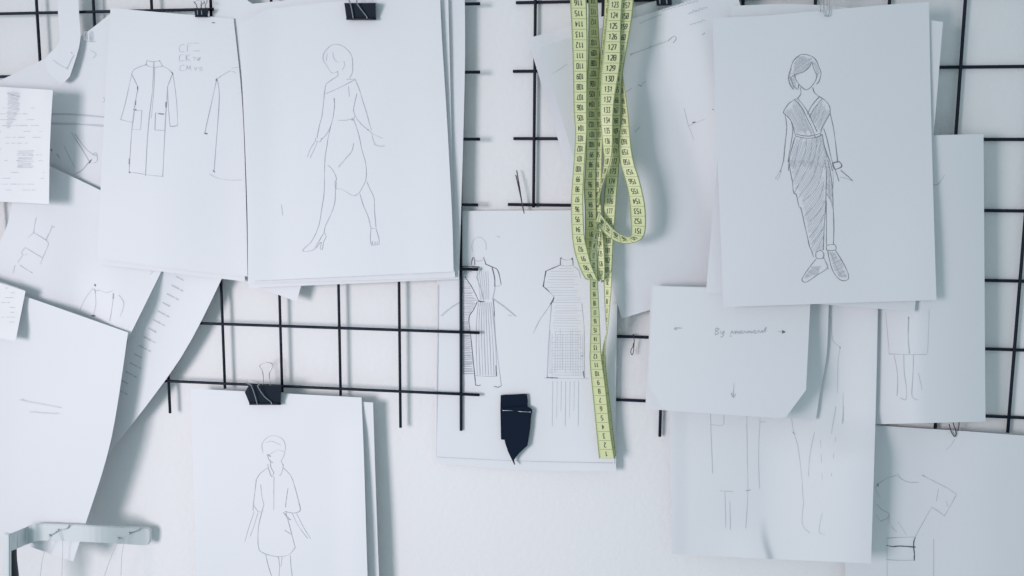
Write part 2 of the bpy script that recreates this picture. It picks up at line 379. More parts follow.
# coat sheets ------------------------------------------------------
fH = (100, 40, 3.84)
dH = sk(fH, Pn((180, 78), (200, 83), (228, 80)), Pn((206, 82), (206, 104)), Pn((180, 78), (176, 95)), Pn((228, 80), (240, 100)), Pn((176, 95), (190, 102), (208, 105), (225, 103), (240, 100)),
        Pn((176, 95), (140, 108), (125, 120), (121, 132)), Pn((240, 100), (262, 112), (278, 128)), Pn((121, 132), (135, 160), (144, 185), (138, 220), (133, 250), (122, 340), (113, 470), (111, 508)),
        Pn((278, 128), (268, 155), (258, 185), (256, 240), (252, 280), (246, 400), (240, 525)), Pn((111, 508), (150, 512), (180, 518), (242, 524)), Pn((205, 105), (200, 200), (188, 300), (180, 400), (174, 522)), L((209, 105), (205, 200), (196, 300)),
        L((121, 132), (108, 190), (92, 260), (78, 305)), Pn((78, 305), (100, 311), (126, 317)), L((144, 185), (135, 240), (126, 317)), L((278, 128), (288, 190), (294, 250), (298, 325)), (1.2, 2, ((298, 328), (280, 332), (268, 330))), L((258, 185), (262, 260), (268, 330)),
        Pn((127, 268), (145, 270), (160, 271)), L((160, 271), (155, 345)), Pn((155, 345), (120, 342)), Pn((212, 280), (210, 345)), Pn((210, 345), (250, 348)), Pn((212, 280), (254, 284)),
        (1.1, 3, ((144, 178), (144, 192))), (1.0, 3, ((136, 232), (135, 250))), (1.1, 3, ((253, 238), (253, 260))), (1.0, 3, ((225, 283), (245, 285))), (1.0, 3, ((112, 455), (112, 478))), (1.2, 3, ((275, 122), (280, 134))), (1.0, 3, ((127, 267), (140, 269))), (1.2, 3, ((111, 508), (116, 509))), (1.2, 2, ((172, 95), (180, 94))), (1.2, 2, ((225, 80), (229, 80))),
        L((505, 108), (530, 105)), L((505, 118), (522, 128)), Pn((500, 118), (465, 138), (447, 152)), (1.2, 3, ((447, 148), (446, 158))), Pn((447, 152), (430, 230), (412, 310), (402, 357)), (1.1, 3, ((400, 358), (412, 360))), Pn((450, 152), (457, 200), (455, 270), (445, 400), (437, 508)), L((420, 515), (450, 530), (500, 538), (545, 537)), (1.1, 2, ((455, 265), (455, 272))), (1.3, 3, ((433, 500), (440, 508))))
# the short note beside the coat: three lines of two letters and a number
dH += sk(fH, L((322, 18), (306, 22), (306, 44), (322, 44)), L((326, 20), (346, 20)), L((336, 20), (334, 45)), L((358, 42), (382, 42)), L((335, 12), (380, 12)),
         L((322, 55), (306, 60), (306, 80), (322, 78)), L((330, 56), (330, 80)), L((344, 56), (331, 68), (346, 80)), L((356, 66), (366, 68), (358, 78)), L((372, 66), (378, 80), (384, 66), (372, 78)),
         L((324, 96), (308, 100), (308, 118), (326, 116)), L((332, 116), (334, 98), (340, 112), (346, 98), (348, 116)), L((362, 104), (366, 116), (372, 104)), L((392, 104), (380, 108), (392, 114), (380, 118)))
dH += [(1.2, 3, [(212, 22.7), (215, 22.7)])]
sheet('under sheet showing a thin edge below the coat drawing', (112, 9), (232, 20), (245, 281.5), (99, 264), lambda x, y: 0.0112 + .008 * sstep(60, 250, y) * (1 - .75 * sstep(150, 245, x)), left=((106, 100), (101, 200)), seed=10, wav=.0004)
sheet('white sheet with a long buttoned coat drawing beside half of a second coat', (110.5, 8), (233.5, 18.5), (247.5, 276.5), (97.5, 258), lambda x, y: 0.0130 + .009 * sstep(60, 250, y) * (1 - .7 * sstep(150, 245, x)) - .001 * sstep(180, 240, x),
      right=((242, 100), (246, 200)), left=((105, 100), (100, 200)), bottom=((170, 268),), strokes=dH, seed=11)

# walking figure stack ---------------------------------------------
fI = (290, 30, 4.8); fI2 = (290, 140, 4.8)
dI = sk(fI, Pn((160, 150), (158, 125), (170, 100), (195, 75), (220, 68), (250, 76), (280, 100), (297, 130), (300, 170), (298, 205), (285, 230)), L((160, 150), (175, 170), (190, 195), (205, 207), (228, 200)), L((205, 105), (208, 130), (220, 150), (235, 155)), L((258, 150), (262, 170), (250, 190)), L((178, 110), (172, 150)),
        Pn((228, 195), (228, 220), (205, 235), (185, 250)), Pn((270, 238), (290, 236), (312, 235)), Pn((185, 250), (172, 262), (165, 300), (160, 350), (152, 415), (140, 460), (128, 520)), Pn((172, 305), (220, 285), (270, 260), (312, 237)), Pn((312, 237), (330, 280), (337, 300), (350, 345), (365, 390), (378, 440), (390, 480)),
        Pn((210, 325), (213, 355), (207, 410), (195, 460), (175, 500), (150, 525)), (1.1, 2, ((211, 328), (213, 350))), Pn((120, 520), (125, 535), (145, 535), (150, 520)), L((120, 535), (100, 565), (82, 610)), L((130, 540), (112, 580), (95, 615)), Pn((320, 305), (308, 360), (305, 390), (320, 425), (345, 455), (375, 480)), (1.5, 2, ((370, 476), (378, 482))), L((375, 480), (400, 500), (445, 520)), L((390, 490), (400, 530), (415, 553), (455, 556)), L((400, 548), (430, 560), (455, 556)),
        Pn((228, 433), (265, 433), (300, 425), (310, 415)), (1.2, 2, ((300, 425), (296, 432), (308, 430))), L((280, 270), (284, 320)))
dI += sk(fI2, Pn((195, -68), (182, -10), (176, 30), (168, 80), (165, 150), (163, 250), (150, 340), (140, 400), (125, 445)), Pn((306, -95), (322, -50), (335, 0), (345, 50), (362, 110), (366, 160), (362, 195), (345, 230), (330, 255), (308, 268)), Pn((305, 15), (295, 55), (270, 85), (245, 115), (232, 130)), Pn((180, 120), (205, 145), (222, 185), (215, 200)), L((222, 200), (222, 235), (245, 235), (290, 262), (308, 268)),
         Pn((215, 200), (217, 250), (212, 310), (190, 370), (170, 410), (162, 445)), Pn((125, 445), (100, 490), (68, 520), (65, 535), (110, 528), (130, 500), (162, 448), (172, 465), (160, 490), (155, 522), (145, 522), (148, 490), (125, 520)), Pn((368, 200), (385, 240), (403, 280), (405, 340), (412, 420)), Pn((335, 260), (350, 310), (375, 370), (388, 425)),
         Pn((388, 425), (412, 425)), Pn((412, 425), (425, 470), (428, 500)), Pn((428, 500), (405, 505), (390, 502), (385, 470), (388, 425)), Pn((395, 485), (396, 502)), Pn((408, 488), (408, 504)), Pn((418, 488), (419, 503)), L((-42, 310), (-36, 362)))
sheet('blank white sheet rising behind, between the coat and walking woman sheets', (214, -40), (232, -40), (300, 40), (214, 110), lambda x, y: 0.0100, right=((247, 0), (268, 8.5)), seed=27, wav=.0002, nu=16, nv=20)
sheet('white sheet corner poking out below the walking figure stack', (206, 60), (352, 112), (296.5, 301.5), (148, 247), lambda x, y: 0.0092, seed=12, wav=.0002)
sheet('back sheet of the walking figure stack, its strip showing at the right', (250, 4), (464.5, -18), (459, 279), (249, 288), lambda x, y: 0.0108 + .003 * sstep(100, 280, y) - .002 * sstep(430, 464, x), right=((465, 60), (462, 180)), seed=13, wav=.0005)
sheet('middle sheet of the walking figure stack, its lower edge just showing', (246, 14), (448, -12), (455, 277.5), (248, 283.5), lambda x, y: 0.0132 + .003 * sstep(100, 280, y), seed=14, wav=.0005)
sheet('large white sheet with a woman walking in a wrap skirt and heels', (238.5, 24), (440, -4), (453.5, 271.5), (248.5, 281), lambda x, y: 0.0160 + .004 * sstep(100, 280, y) + .002 * sstep(400, 450, x) + .003 * sstep(280, 240, x),
      top=((246, 21), (266, 9.5), (282, 7.5), (330, 2)), right=((442, 40), (447, 120), (452, 215)), left=((243, 100), (247, 200)), strokes=dI, seed=15)

# shirt dress stack -------------------------------------------------
fM = (230, 430, 3.945)
dM = sk(fM, L((130, 90), (125, 60), (140, 35), (170, 22), (205, 35), (218, 65), (212, 100), (200, 125)), Pn((145, 95), (155, 120), (170, 130)), L((150, 100), (185, 80), (210, 85)), L((140, 50), (165, 45), (200, 60)), (1.2, 2, ((148, 98), (160, 105))),
        Pn((148, 135), (155, 165), (165, 185), (173, 165)), Pn((210, 135), (205, 165), (195, 180)), Pn((160, 118), (160, 145), (173, 170)), L((200, 120), (208, 140)), Pn((148, 150), (120, 170), (103, 195)), Pn((210, 150), (235, 175), (248, 200)), Pn((173, 185), (172, 250)), L((172, 250), (172, 315)),
        Pn((103, 195), (98, 240), (92, 290), (90, 320)), L((90, 290), (110, 322), (130, 320)), L((120, 215), (125, 260), (133, 295)), Pn((248, 200), (262, 250), (272, 290)), (1, 2, ((272, 290), (276, 318), (250, 328), (218, 322))), Pn((228, 230), (222, 270), (218, 305)),
        L((95, 322), (75, 380), (58, 440)), L((110, 325), (90, 390), (78, 420)), L((262, 330), (290, 385), (318, 430)), L((245, 330), (270, 380), (305, 428)), Pn((133, 295), (118, 350), (110, 400), (112, 465), (130, 485), (165, 497)), Pn((218, 320), (232, 370), (245, 420), (257, 465)), Pn((255, 465), (235, 490), (200, 500), (165, 497)),
        (1.1, 2, ((210, 325), (230, 350), (240, 355))), Pn((215, 395), (240, 412)), Pn((140, 490), (150, 535), (168, 590)), Pn((190, 500), (195, 540), (190, 600)), L((205, 500), (200, 540)), Pn((238, 495), (240, 540), (248, 600)))
sheet('under sheet showing a strip right of the shirt dress drawing', (205, 392), (373, 402.5), (383, 650), (210, 650), lambda x, y: 0.0095 + .004 * sstep(400, 560, y), right=((375.5, 480), (379, 576)), seed=16, wav=.0005)
sheet('white sheet with a shirt dress drawing under the lone binder clip', (190.5, 388.5), (361.5, 397.5), (371, 650), (199, 650), lambda x, y: 0.0125 + .007 * sstep(400, 560, y) + .003 * sstep(330, 365, x) * sstep(400, 440, y), right=((364, 460), (367.5, 576)), strokes=dM, seed=17)

# right cluster ------------------------------------------------------
fW = (860, 420, 3.695)
dW = sk(fW, Pn((138, 198), (150, 215), (180, 230), (218, 230)), Pn((228, 203), (260, 220), (320, 250)), (1.1, 2, ((228, 203), (240, 209))), Pn((135, 205), (100, 215), (66, 238)), (1.2, 3, ((64, 236), (68, 245))), L((66, 238), (58, 255), (75, 285)), Pn((62, 310), (80, 330), (108, 345)), Pn((108, 345), (105, 360), (76, 374)), L((76, 374), (60, 350)), Pn((320, 250), (358, 275)), Pn((355, 278), (335, 315), (312, 355)), Pn((312, 355), (290, 338), (265, 322)), L((290, 255), (282, 300)), L((318, 300), (325, 320)), Pn((265, 322), (235, 375), (205, 430)), L((108, 350), (110, 385), (136, 415)), L((140, 375), (172, 425)),
        Pn((98, 437), (150, 434), (205, 432)), (1.2, 3, ((98, 463), (120, 468), (150, 466), (205, 470))), Pn((98, 516), (150, 519), (202, 518)), (1.3, 3, ((205, 432), (199, 450), (198, 470))), (1.2, 3, ((198, 470), (201, 495), (200, 520))), L((100, 440), (100, 590)), L((272, 440), (272, 590)), L((318, 110), (338, 92), (350, 70)))
sheet('white sheet with a T-shirt drawing at the lower right corner', (842, 423), (1100, 440), (1100, 650), (847, 650), lambda x, y: 0.0008 + .002 * sstep(925, 845, x) + .008 * sstep(915, 1000, x), top=((930, 429), (956, 430.5), (1030, 436)), strokes=dW, seed=18, wav=.0006)
fV = (860, 300, 4.116)
dV = sk(fV, L((105, 50), (114, 150), (120, 222)), Pn((118, 222), (200, 224), (275, 225)), L((285, 40), (278, 220)), (1.0, 2, ((200, 70), (198, 150), (203, 220))), (1.3, 3, ((199, 70), (200, 76))), Pn((140, 225), (152, 290), (155, 340), (152, 395)), Pn((180, 225), (182, 300), (192, 370), (188, 410), (165, 402)), Pn((220, 225), (218, 300), (213, 380), (218, 402), (238, 412)), L((240, 300), (250, 345), (255, 370)))
dV += sk((768, 144, 4), Pn((655, 160), (675, 163), (690, 150), (705, 125)))
sheet('white sheet with a pleated skirt and bare legs sketch at the right', (862, 137), (983.5, 134), (985.5, 421.5), (868, 424.5), lambda x, y: 0.0060 + .0215 * sstep(868, 924, x) - .0075 * ((x - 922) / 63) ** 2 * (1 if x > 922 else 0), strokes=dV, seed=19, wav=.0004)
fU = (660, 400, 3.27)
dU = sk(fU, Pn((165, 40), (167, 120)), L((167, 120), (172, 240)), L((165, 80), (205, 82), (208, 50)), L((283, 40), (285, 180), (287, 295), (280, 420)), L((327, 60), (322, 180), (325, 290)), L((327, 72), (345, 72)), L((195, 297), (240, 300)), (1.2, 2, ((281, 297), (297, 294))), L((212, 300), (215, 420)), L((228, 330), (230, 425)), L((430, 60), (437, 105), (450, 150), (462, 240), (468, 330)), (1.2, 2, ((433, 104), (441, 112))), L((505, 105), (490, 180), (485, 250)), L((525, 130), (530, 260)), L((575, 120), (560, 250)), L((470, 330), (465, 405), (490, 435)), L((530, 370), (520, 430), (540, 440)), L((575, 20), (560, 110)), L((600, 20), (595, 80)))
dU += sk((768, 288, 4), L((255, 110), (258, 205), (290, 235)), (1.3, 2, ((286, 234), (290, 242))), L((288, 240), (280, 300), (278, 420)), L((300, 420), (300, 540)))
def depU(x, y):
    # shallow at the left, swinging out at the right; a short buckle near the middle of the lower edge
    c = 760 + 8 * ((y - 520) / 40) ** 2 * (1 if y > 520 else 0)
    e = 0.007 * math.exp(-((x - c) / (34.0 if x < c else 4.0)) ** 2) * sstep(512, 560, y)
    return 0.004 + 0.030 * sstep(760, 880, x) * sstep(405, 470, y) + .011 * sstep(838, 880, x) * sstep(470, 400, y) + .002 * sstep(690, 670, x) + e
sheet('large white sheet with very faint trouser sketches below the captioned sheet', (668, 300), (878, 302), (871, 563.5), (672, 554), depU, bottom=((762, 558.5),), right=((876, 400),), strokes=dU, seed=20, wav=.0004, nu=80, nv=70)
# captioned sheets
dT = [(.9, 2, [(674, 328.8), (678, 328), (682, 328.2)]), (.9, 2, [(676.5, 327.4), (674, 328.8), (677, 330)]), (.8, 2, [(778, 331.6), (784, 332)]), (1.3, 3, [(782, 330.8), (785, 332), (782, 333)]),
      (.8, 1, [(734, 383), (733.4, 392)]), (1.0, 2, [(733.4, 390), (733.2, 397)]), (.9, 2, [(731, 393), (733.2, 397.5), (735.5, 394)]),
      (.8, 2, [(715, 334.5), (716, 328.5), (719, 329), (716.5, 331.3), (719, 333), (715, 335)]), (.8, 2, [(720.5, 331), (721.5, 334), (724, 331), (722.5, 336.5), (720, 337)]),
      (.8, 2, [(731, 333), (732, 331), (733, 333.5), (735, 331), (735.5, 334)]), (.8, 2, cat([(735.5, 333.5), (737.5, 331), (738.5, 333.6), (740.5, 331), (742, 331.2), (740.5, 333.4), (743, 333), (744.5, 331.2), (746, 333.2), (748, 331), (748.5, 333), (750.5, 331), (751.5, 333.2), (753.5, 331), (755.5, 330.6), (754, 333), (757, 332.8), (758.5, 330.6), (760.5, 332.6), (762, 330.4), (763, 332.4), (766, 327), (765, 332)], 3)), (.7, 1, [(731, 333), (730, 336.5), (732, 336)])]
sheet('under sheet whose curled right margin shows beside the captioned sheet', (651, 285), (829, 290), (816, 419.5), (645, 409), lambda x, y: 0.0225 - .0135 * sstep(768, 828, x),
      right=((828, 330), (826, 360), (820, 392)), left=((647, 380),), strokes=(), seed=21, nu=44, wav=.0002)
sheet('white sheet with cut lower corners and a short handwritten caption with arrows', (653, 286), (811, 290), (806, 390), (648, 384), lambda x, y: 0.0255 + .006 * (806 - x) / 158 + .012 * sstep(306, 400, y),
      bottom=((664, 410.3), (724, 414.5), (785, 418.5)), soft=False, strokes=dT, seed=22, wav=.0003)
# tilted sheets behind the tape
sheet('white under sheet tilted behind the tape, its pale border showing at the left', (527.5, 38.5), (733, -22), (800, 245), (611, 304), lambda x, y: 0.004 + .004 * sstep(560, 527, x), left=((545, 96), (578, 205)), seed=23, wav=.0003)
dP = scribble(640, 23, 663, 14, 1.6, 2, .7, 1) + scribble(630, 55, 668, 41, 1.6, 4, .7, 1, 2.6) + [(.9, 2, [(668, 41), (674, 36), (676, 39), (673, 43)])] + scribble(662, 11, 700, 0, 1.8, 6, .7, 1) + scribble(688, 14, 708, 7, 1.5, 8, .7, 1) + scribble(690, 25, 706, 20, 1.3, 9, .7, 1)
dP += [(1.6, 3, [(692.5, 122.8), (695.5, 121.8)]), (.6, 1, [(684, 108), (688, 124), (694, 140)]), (.6, 1, [(688, 126), (705, 119)]), (1.2, 2, [(712, 109), (714, 110)]), (1.5, 2, [(638, 85), (642, 86)]), (.8, 1, [(642, 84), (646, 81)]), (.8, 1, [(626, 92), (632, 88)]), (1, 2, [(630, 55), (633, 53)]), (.6, 1, [(552, 74), (560, 69), (567, 64)]), (.6, 1, [(635, 132), (640, 127)]), (1.2, 2, [(702, 35), (705, 33)]), (.8, 2, [(732, 54.5), (734, 55)])]
def depP(x, y):
    u = x - y * 0.30                                   # across the tilted sheet
    return 0.0080 + 0.025 * max(0.0, (645 - u) / 133) ** 1.5 * sstep(330, 180, y) + 0.017 * sstep(640, 695, u) * sstep(330, 60, y)
sheet('tilted sheet with scattered handwriting, tucked under the draped gown drawing', (540, 47), (735, -13), (815, 259), (622, 318.5), depP, left=((572, 152), (612, 286)), strokes=dP, seed=24, wav=.0006, nu=40)
# draped gown
fG = (765, 45, 4.61); fG2 = (765, 160, 4.43)
def G_(*p): return (0.7, 4, p)
dG = sk(fG, G_((130, 205), (115, 180), (108, 150), (118, 110), (130, 75), (155, 50), (180, 43), (215, 52), (235, 70), (248, 100), (258, 130), (250, 165), (238, 180)), G_((135, 135), (145, 165), (165, 190), (190, 207), (215, 190), (232, 165), (240, 140)), G_((118, 150), (140, 135), (175, 125), (205, 100), (215, 80), (225, 110), (240, 140)), G_((118, 150), (130, 185), (150, 205), (155, 182)), (1.2, 2, ((108, 150), (114, 178), (130, 204))), (1.2, 2, ((120, 108), (112, 140), (118, 160))),
        G_((162, 195), (165, 225), (150, 245)), G_((220, 195), (228, 220), (250, 238)), G_((150, 245), (115, 265), (95, 290), (85, 312), (100, 325)), G_((250, 238), (280, 258), (298, 285), (300, 318)), G_((135, 250), (170, 290), (195, 340), (215, 380), (232, 425)), G_((150, 245), (185, 290), (210, 335), (240, 400)), G_((250, 238), (215, 280), (195, 320)), G_((265, 245), (225, 295), (205, 335)),
        G_((100, 325), (120, 350), (132, 385), (140, 420)), G_((92, 318), (100, 380), (92, 460), (85, 530), (70, 585)), G_((122, 355), (128, 400), (115, 480), (106, 540)), G_((300, 315), (280, 350), (262, 385), (255, 415)), G_((300, 315), (315, 380), (325, 450), (335, 540)), G_((270, 385), (285, 430), (300, 500), (312, 545)), G_((140, 420), (190, 430), (240, 425), (265, 410)), G_((145, 412), (200, 420), (255, 408)),
        G_((310, 545), (340, 535), (352, 560), (320, 572), (310, 545)), G_((138, 425), (122, 480), (112, 530), (108, 580)), G_((265, 415), (275, 470), (300, 540), (310, 580)), (1.2, 2, ((262, 415), (272, 470), (285, 520))),
        Pn((160, 435), (145, 500), (130, 570)), Pn((190, 435), (185, 490), (160, 560)), Pn((215, 435), (210, 500), (185, 560)), Pn((240, 430), (230, 510), (205, 576)), Pn((255, 425), (250, 500), (235, 576)), L((175, 300), (190, 360), (215, 415)), L((160, 300), (175, 360), (190, 415)), L((240, 290), (222, 340)), L((255, 290), (235, 350)), L((275, 290), (250, 370)))
dG += sk(fG2, G_((105, 0), (112, 50), (122, 100), (124, 130), (130, 150), (138, 152), (150, 205), (158, 212), (165, 240), (176, 290), (190, 350), (196, 380), (205, 400), (215, 430)), G_((265, 0), (272, 60), (270, 140), (268, 210), (262, 300), (258, 400)), (1.2, 2, ((272, 150), (292, 180), (301, 215))), G_((302, 215), (305, 300), (303, 375)), G_((271, 180), (272, 300), (272, 375)), G_((278, 0), (290, 60), (298, 120), (302, 215)), Pn((300, 40), (302, 100), (296, 160)), Pn((285, 60), (284, 150)),
         Pn((210, 0), (165, 80), (130, 145)), Pn((235, 10), (205, 90), (150, 165)), Pn((255, 40), (225, 130), (165, 185)), Pn((262, 90), (240, 170), (180, 245)), Pn((265, 180), (235, 235), (188, 280)), Pn((262, 240), (230, 300), (195, 345)), Pn((262, 290), (235, 340), (200, 375)), Pn((258, 340), (240, 380), (225, 405)), Pn((170, 0), (140, 60), (122, 100)),
         L((85, 0), (65, 50), (45, 85)), L((72, 50), (60, 80), (52, 90)), G_((300, 15), (310, 40), (328, 95)), G_((335, 45), (370, 75), (388, 92)), Pn((388, 92), (355, 80), (332, 76)), G_((300, 15), (330, 10), (340, 30), (310, 40), (300, 15)), G_((225, 410), (245, 400), (260, 415), (255, 435), (228, 435), (225, 410)), G_((225, 440), (205, 465), (170, 515), (165, 535), (185, 540), (230, 510), (275, 480), (268, 450), (258, 430)), G_((272, 378), (308, 375), (312, 398), (275, 400), (272, 378)), G_((278, 405), (285, 440), (300, 490), (325, 525), (350, 535), (370, 525), (365, 495), (340, 445), (312, 400)), Pn((290, 410), (310, 460), (340, 520)), Pn((262, 435), (278, 475), (282, 485)))
dG += hatch(Q(fG2, [(205, 470), (250, 470), (240, 505), (185, 525), (172, 520)]), .5, 1.2, .6, 2, 3) + hatch(Q(fG2, [(285, 410), (312, 408), (345, 460), (365, 520), (330, 520), (300, 480)]), -.5, 1.3, .6, 2, 4)
dG += hatch(Q(fG, [(120, 145), (112, 160), (128, 200), (148, 200), (136, 150), (175, 125), (205, 100), (218, 80), (240, 140), (254, 130), (244, 95), (215, 55), (180, 47), (155, 54), (132, 80)]), -.6, .9, .5, 1, 6)
dG += hatch(Q(fG, [(135, 255), (150, 250), (232, 425), (145, 415), (125, 345), (90, 312)]), 1.1, 1.3, .45, 1, 7) + hatch(Q(fG, [(262, 245), (296, 290), (298, 315), (258, 405), (236, 400), (200, 330)]), -1.1, 1.3, .45, 1, 8)
dG += hatch(Q(fG, [(142, 428), (262, 415), (285, 500), (305, 575), (110, 575), (120, 490)]), 1.9, 1.5, .45, 1, 9) + hatch(Q(fG2, [(108, 0), (265, 0), (268, 200), (258, 395), (212, 420), (165, 235), (124, 120)]), 2.2, 1.7, .45, 1, 10) + hatch(Q(fG2, [(272, 10), (284, 60), (298, 120), (301, 205), (275, 160)]), 1.3, 1.1, .5, 1, 11)
sheet('under sheet leaning behind the draped gown drawing, its narrow side and lower strip showing', (731, 6), (943, 22), (914.5, 312), (706, 292), lambda x, y: 0.0295 + .003 * sstep(100, 300, y), top=((790, 4), (850, 8)), right=((934, 130), (924, 230)), bottom=((820, 304), (876, 308.5)), seed=25, wav=.0003)
sheet('white sheet with a woman in a draped wrap gown and laced shoes', (712.5, 18), (929, 2), (936.5, 300), (723.5, 307), lambda x, y: 0.0335 + .008 * (930 - x) / 218 + .004 * sstep(60, 300, y) + .003 * sstep(860, 936, x) * sstep(120, 300, y), top=((765, 15.5), (816, 11), (890, 4.5)), right=((931, 110), (934, 220)), left=((716, 120),), strokes=dG, seed=26)

# ------------------------------------------------------------------ binder clips
CLIPS = 'black binder clips'
def binder_clip(label, tl, tr, br, bl, d, dep_top, fw_front, fw_back, roll=0.0011, flare=None):
    """spine across the top, two plates closing on the jaw below, rolled jaw edges, two wire handles"""
    root = empty('binder_clip', at((bl[0] + br[0]) / 2, bl[1], d), label, 'clip', CLIPS)
    V = []; Fc = []
    gap = 0.0009
    df, db = d + dep_top, d - dep_top * .55
    th = .0006
    outer = [(tl, tr, df, bl, br, d + gap), (tl, tr, db, bl, br, d - gap)]
    for (a, b, d0, c, e, d1), s in zip(outer, (1, -1)):
        k = len(V)
        for off in (0, -th * s):
            V += [at(*a, d0 + off), at(*b, d0 + off), at(*e, d1 + off), at(*c, d1 + off)]
        Fc += [(k, k + 1, k + 2, k + 3), (k + 7, k + 6, k + 5, k + 4)] + [(k + i, k + 4 + i, k + 4 + (i + 1) % 4, k + (i + 1) % 4) for i in range(4)]
    if flare:                                         # the cheek of the spring that swings towards the viewer
        k = len(V)
        V += [at(*tl, df), at(*flare, d + dep_top * .35), at(*bl, d1 + .0008), at(*bl, d - .001), at(*tl, db)]
        Fc += [(k, k + 1, k + 2), (k, k + 2, k + 3), (k, k + 3, k + 4), (k + 1, k, k + 4), (k + 1, k + 4, k + 3), (k + 1, k + 3, k + 2)]
    k = len(V)
    for off in (0, -th):
        V += [at(tl[0], tl[1], df) + Vector((0, 0, off)), at(tr[0], tr[1], df) + Vector((0, 0, off)), at(tr[0], tr[1], db) + Vector((0, 0, off)), at(tl[0], tl[1], db) + Vector((0, 0, off))]
    Fc += [(k, k + 1, k + 2, k + 3), (k + 7, k + 6, k + 5, k + 4)] + [(k + i, k + 4 + i, k + 4 + (i + 1) % 4, k + (i + 1) % 4) for i in range(4)]
    me = bpy.data.meshes.new('spring_body'); me.from_pydata([tuple(v) for v in V], [], Fc); me.update()
    bm = bmesh.new(); bm.from_mesh(me); bmesh.ops.recalc_face_normals(bm, faces=bm.faces); bm.to_mesh(me); bm.free()
    child('spring_body', me, [M['clip']], root, smooth=False)
    for dd in (d + gap + roll * .8, d - gap - roll * .8):
        child('jaw_roll', tube_mesh('jaw_roll', [[at(lerp(bl[0], br[0], t / 6), lerp(bl[1], br[1], t / 6), dd) for t in range(7)]], roll), [M['clip']], root)
    for pts in (fw_front, fw_back):
        if pts:
            h = child('wire_handle', tube_mesh('wire_handle', [[at(*p) for p in cat(pts, 6)]], 0.00062, 7), [M['steel']], root)
            h['label'] = 'silver wire handle'
    return root
# the lone clip over the shirt dress sheet (crop scale 9.6 from 230,350)
def q(X, Y, d): return (230 + X / 9.6, 350 + Y / 9.6, d)
binder_clip('black binder clip with both silver handles showing, above the shirt dress drawing', (249.0, 385), (281.5, 385.4), (280.5, 404), (249.6, 404), 0.0155, 0.0075,
            [q(262, 520, .0185), q(240, 440, .022), q(205, 345, .026), q(165, 318, .030), q(180, 300, .031), q(235, 300, .031), q(280, 325, .0305), q(268, 350, .028), q(325, 440, .022), q(395, 500, .0185), q(395, 520, .0185)],
            [q(312, 345, .010), q(318, 260, .009), q(308, 200, .009), q(284, 155, .0085), q(310, 128, .0085), q(350, 118, .0085), q(395, 128, .0085), q(408, 155, .0085), q(380, 210, .009), q(378, 260, .009), q(388, 345, .010)], flare=(244.8, 392.2))
def q2(X, Y, d): return (330 + X / 14.4, Y / 14.4, d)
binder_clip('black binder clip above the walking woman drawing', (344.3, 3), (375.5, 2.8), (376, 18.8), (346.5, 18.8), 0.0195, 0.0075,
            [q2(335, 262, .0225), q2(315, 150, .026), q2(290, 40, .030), q2(255, -30, .034), q2(262, -70, .035), q2(340, -75, .035), q2(385, -30, .034), q2(390, 50, .030), q2(460, 150, .026), q2(530, 240, .0225), q2(530, 268, .0225)],
            [q2(430, 45, .013), q2(420, -40, .012), q2(400, -110, .012), q2(450, -150, .012), q2(520, -140, .012), q2(545, -100, .012), q2(520, -40, .012), q2(528, 45, .013)])
def q3(X, Y, d): return (175 + X / 19.2, Y / 19.2, d)
binder_clip('small black binder clip above the long coat drawing', (194, 8), (209, 8.2), (207.6, 16.4), (195.2, 16.4), 0.0145, 0.006,
            [q3(435, 285, .0165), q3(430, 180, .019), q3(400, 80, .022), q3(370, 40, .024), q3(420, 0, .0245), q3(500, 10, .0245), q3(570, 45, .024), q3(505, 90, .022), q3(510, 180, .019), q3(515, 285, .0165)],
            [q3(500, 150, .010), q3(505, 60, .009), q3(470, -30, .009), q3(530, -70, .009), q3(600, -40, .009), q3(610, 40, .009), q3(580, 90, .009), q3(590, 150, .010)], roll=.0008)
binder_clip('black binder clip cut off by the top edge beside the yellow tape', (655, -13), (672.5, -14), (671.8, 4.6), (656.6, 5), 0.0155, 0.0065,
            [(660, 4, .018), (659.5, -5, .021), (658, -16, .026), (664, -22, .028), (668, -14, .026), (666.5, -5, .021), (667, 4, .018)],
            [(662, -12, .009), (660, -24, .009), (665, -30, .009), (670, -24, .009), (668, -12, .009)], roll=.0008)

# ------------------------------------------------------------------ paper clips, hairpin, hook
def wire_thing(name, label, cat_, pts, r, mat, group=None, paths=None, n=6):
    ps = [[at(*p) for p in cat(a, n)] for a in (paths or [pts])]
    me = tube_mesh(name, ps, r, 7); o = link(name, me, [M[mat]]); recenter(o, ps[0][0])
    return tag(o, label, cat_, group)
wire_thing('wire_hook', 'thin wire hook hanging from a bare rod between tape and captioned sheet', 'hook',
           [(632.6, 335, -.010), (633.2, 334.5, -.004), (633.5, 336, .0), (634.2, 341, .0005), (633.8, 347, .0005), (633, 353.5, .0005), (631.5, 354.6, .0005), (630.8, 352, .0005), (631.4, 349, .0005), (632.8, 347, .0005), (633.4, 343, .0005)], 0.00045, 'darksteel')
wire_thing('hairpin', 'dark hairpin stuck slanting over a rod end beside the tape', 'hairpin', None, 0.00060, 'darksteel',
           paths=[[(516.8, 170.5, -.002), (517.3, 174, .0), (519.5, 187, .0015), (522.2, 204, .001), (524.3, 213.8, .0008)], [(515.6, 175.2, .0014), (516.3, 177, .0020), (519, 189, .0022), (522, 203, .0018), (524.3, 213.8, .0008)]])
PC = 'wire paper clips'
wire_thing('paper_clip', 'steel paper clip on the top edge of the draped gown drawing', 'paper clip',
           [(820.5, 12, .0400), (820.5, -6, .0400), (825, -11, .0400), (829, -6, .0400), (829, 13.5, .0400), (826.5, 16, .0400), (824, 13.5, .0400), (824, -3, .038), (825.5, -5, .030), (827, -3, .0285), (827, 9, .0285)], 0.00045, 'steel', PC)
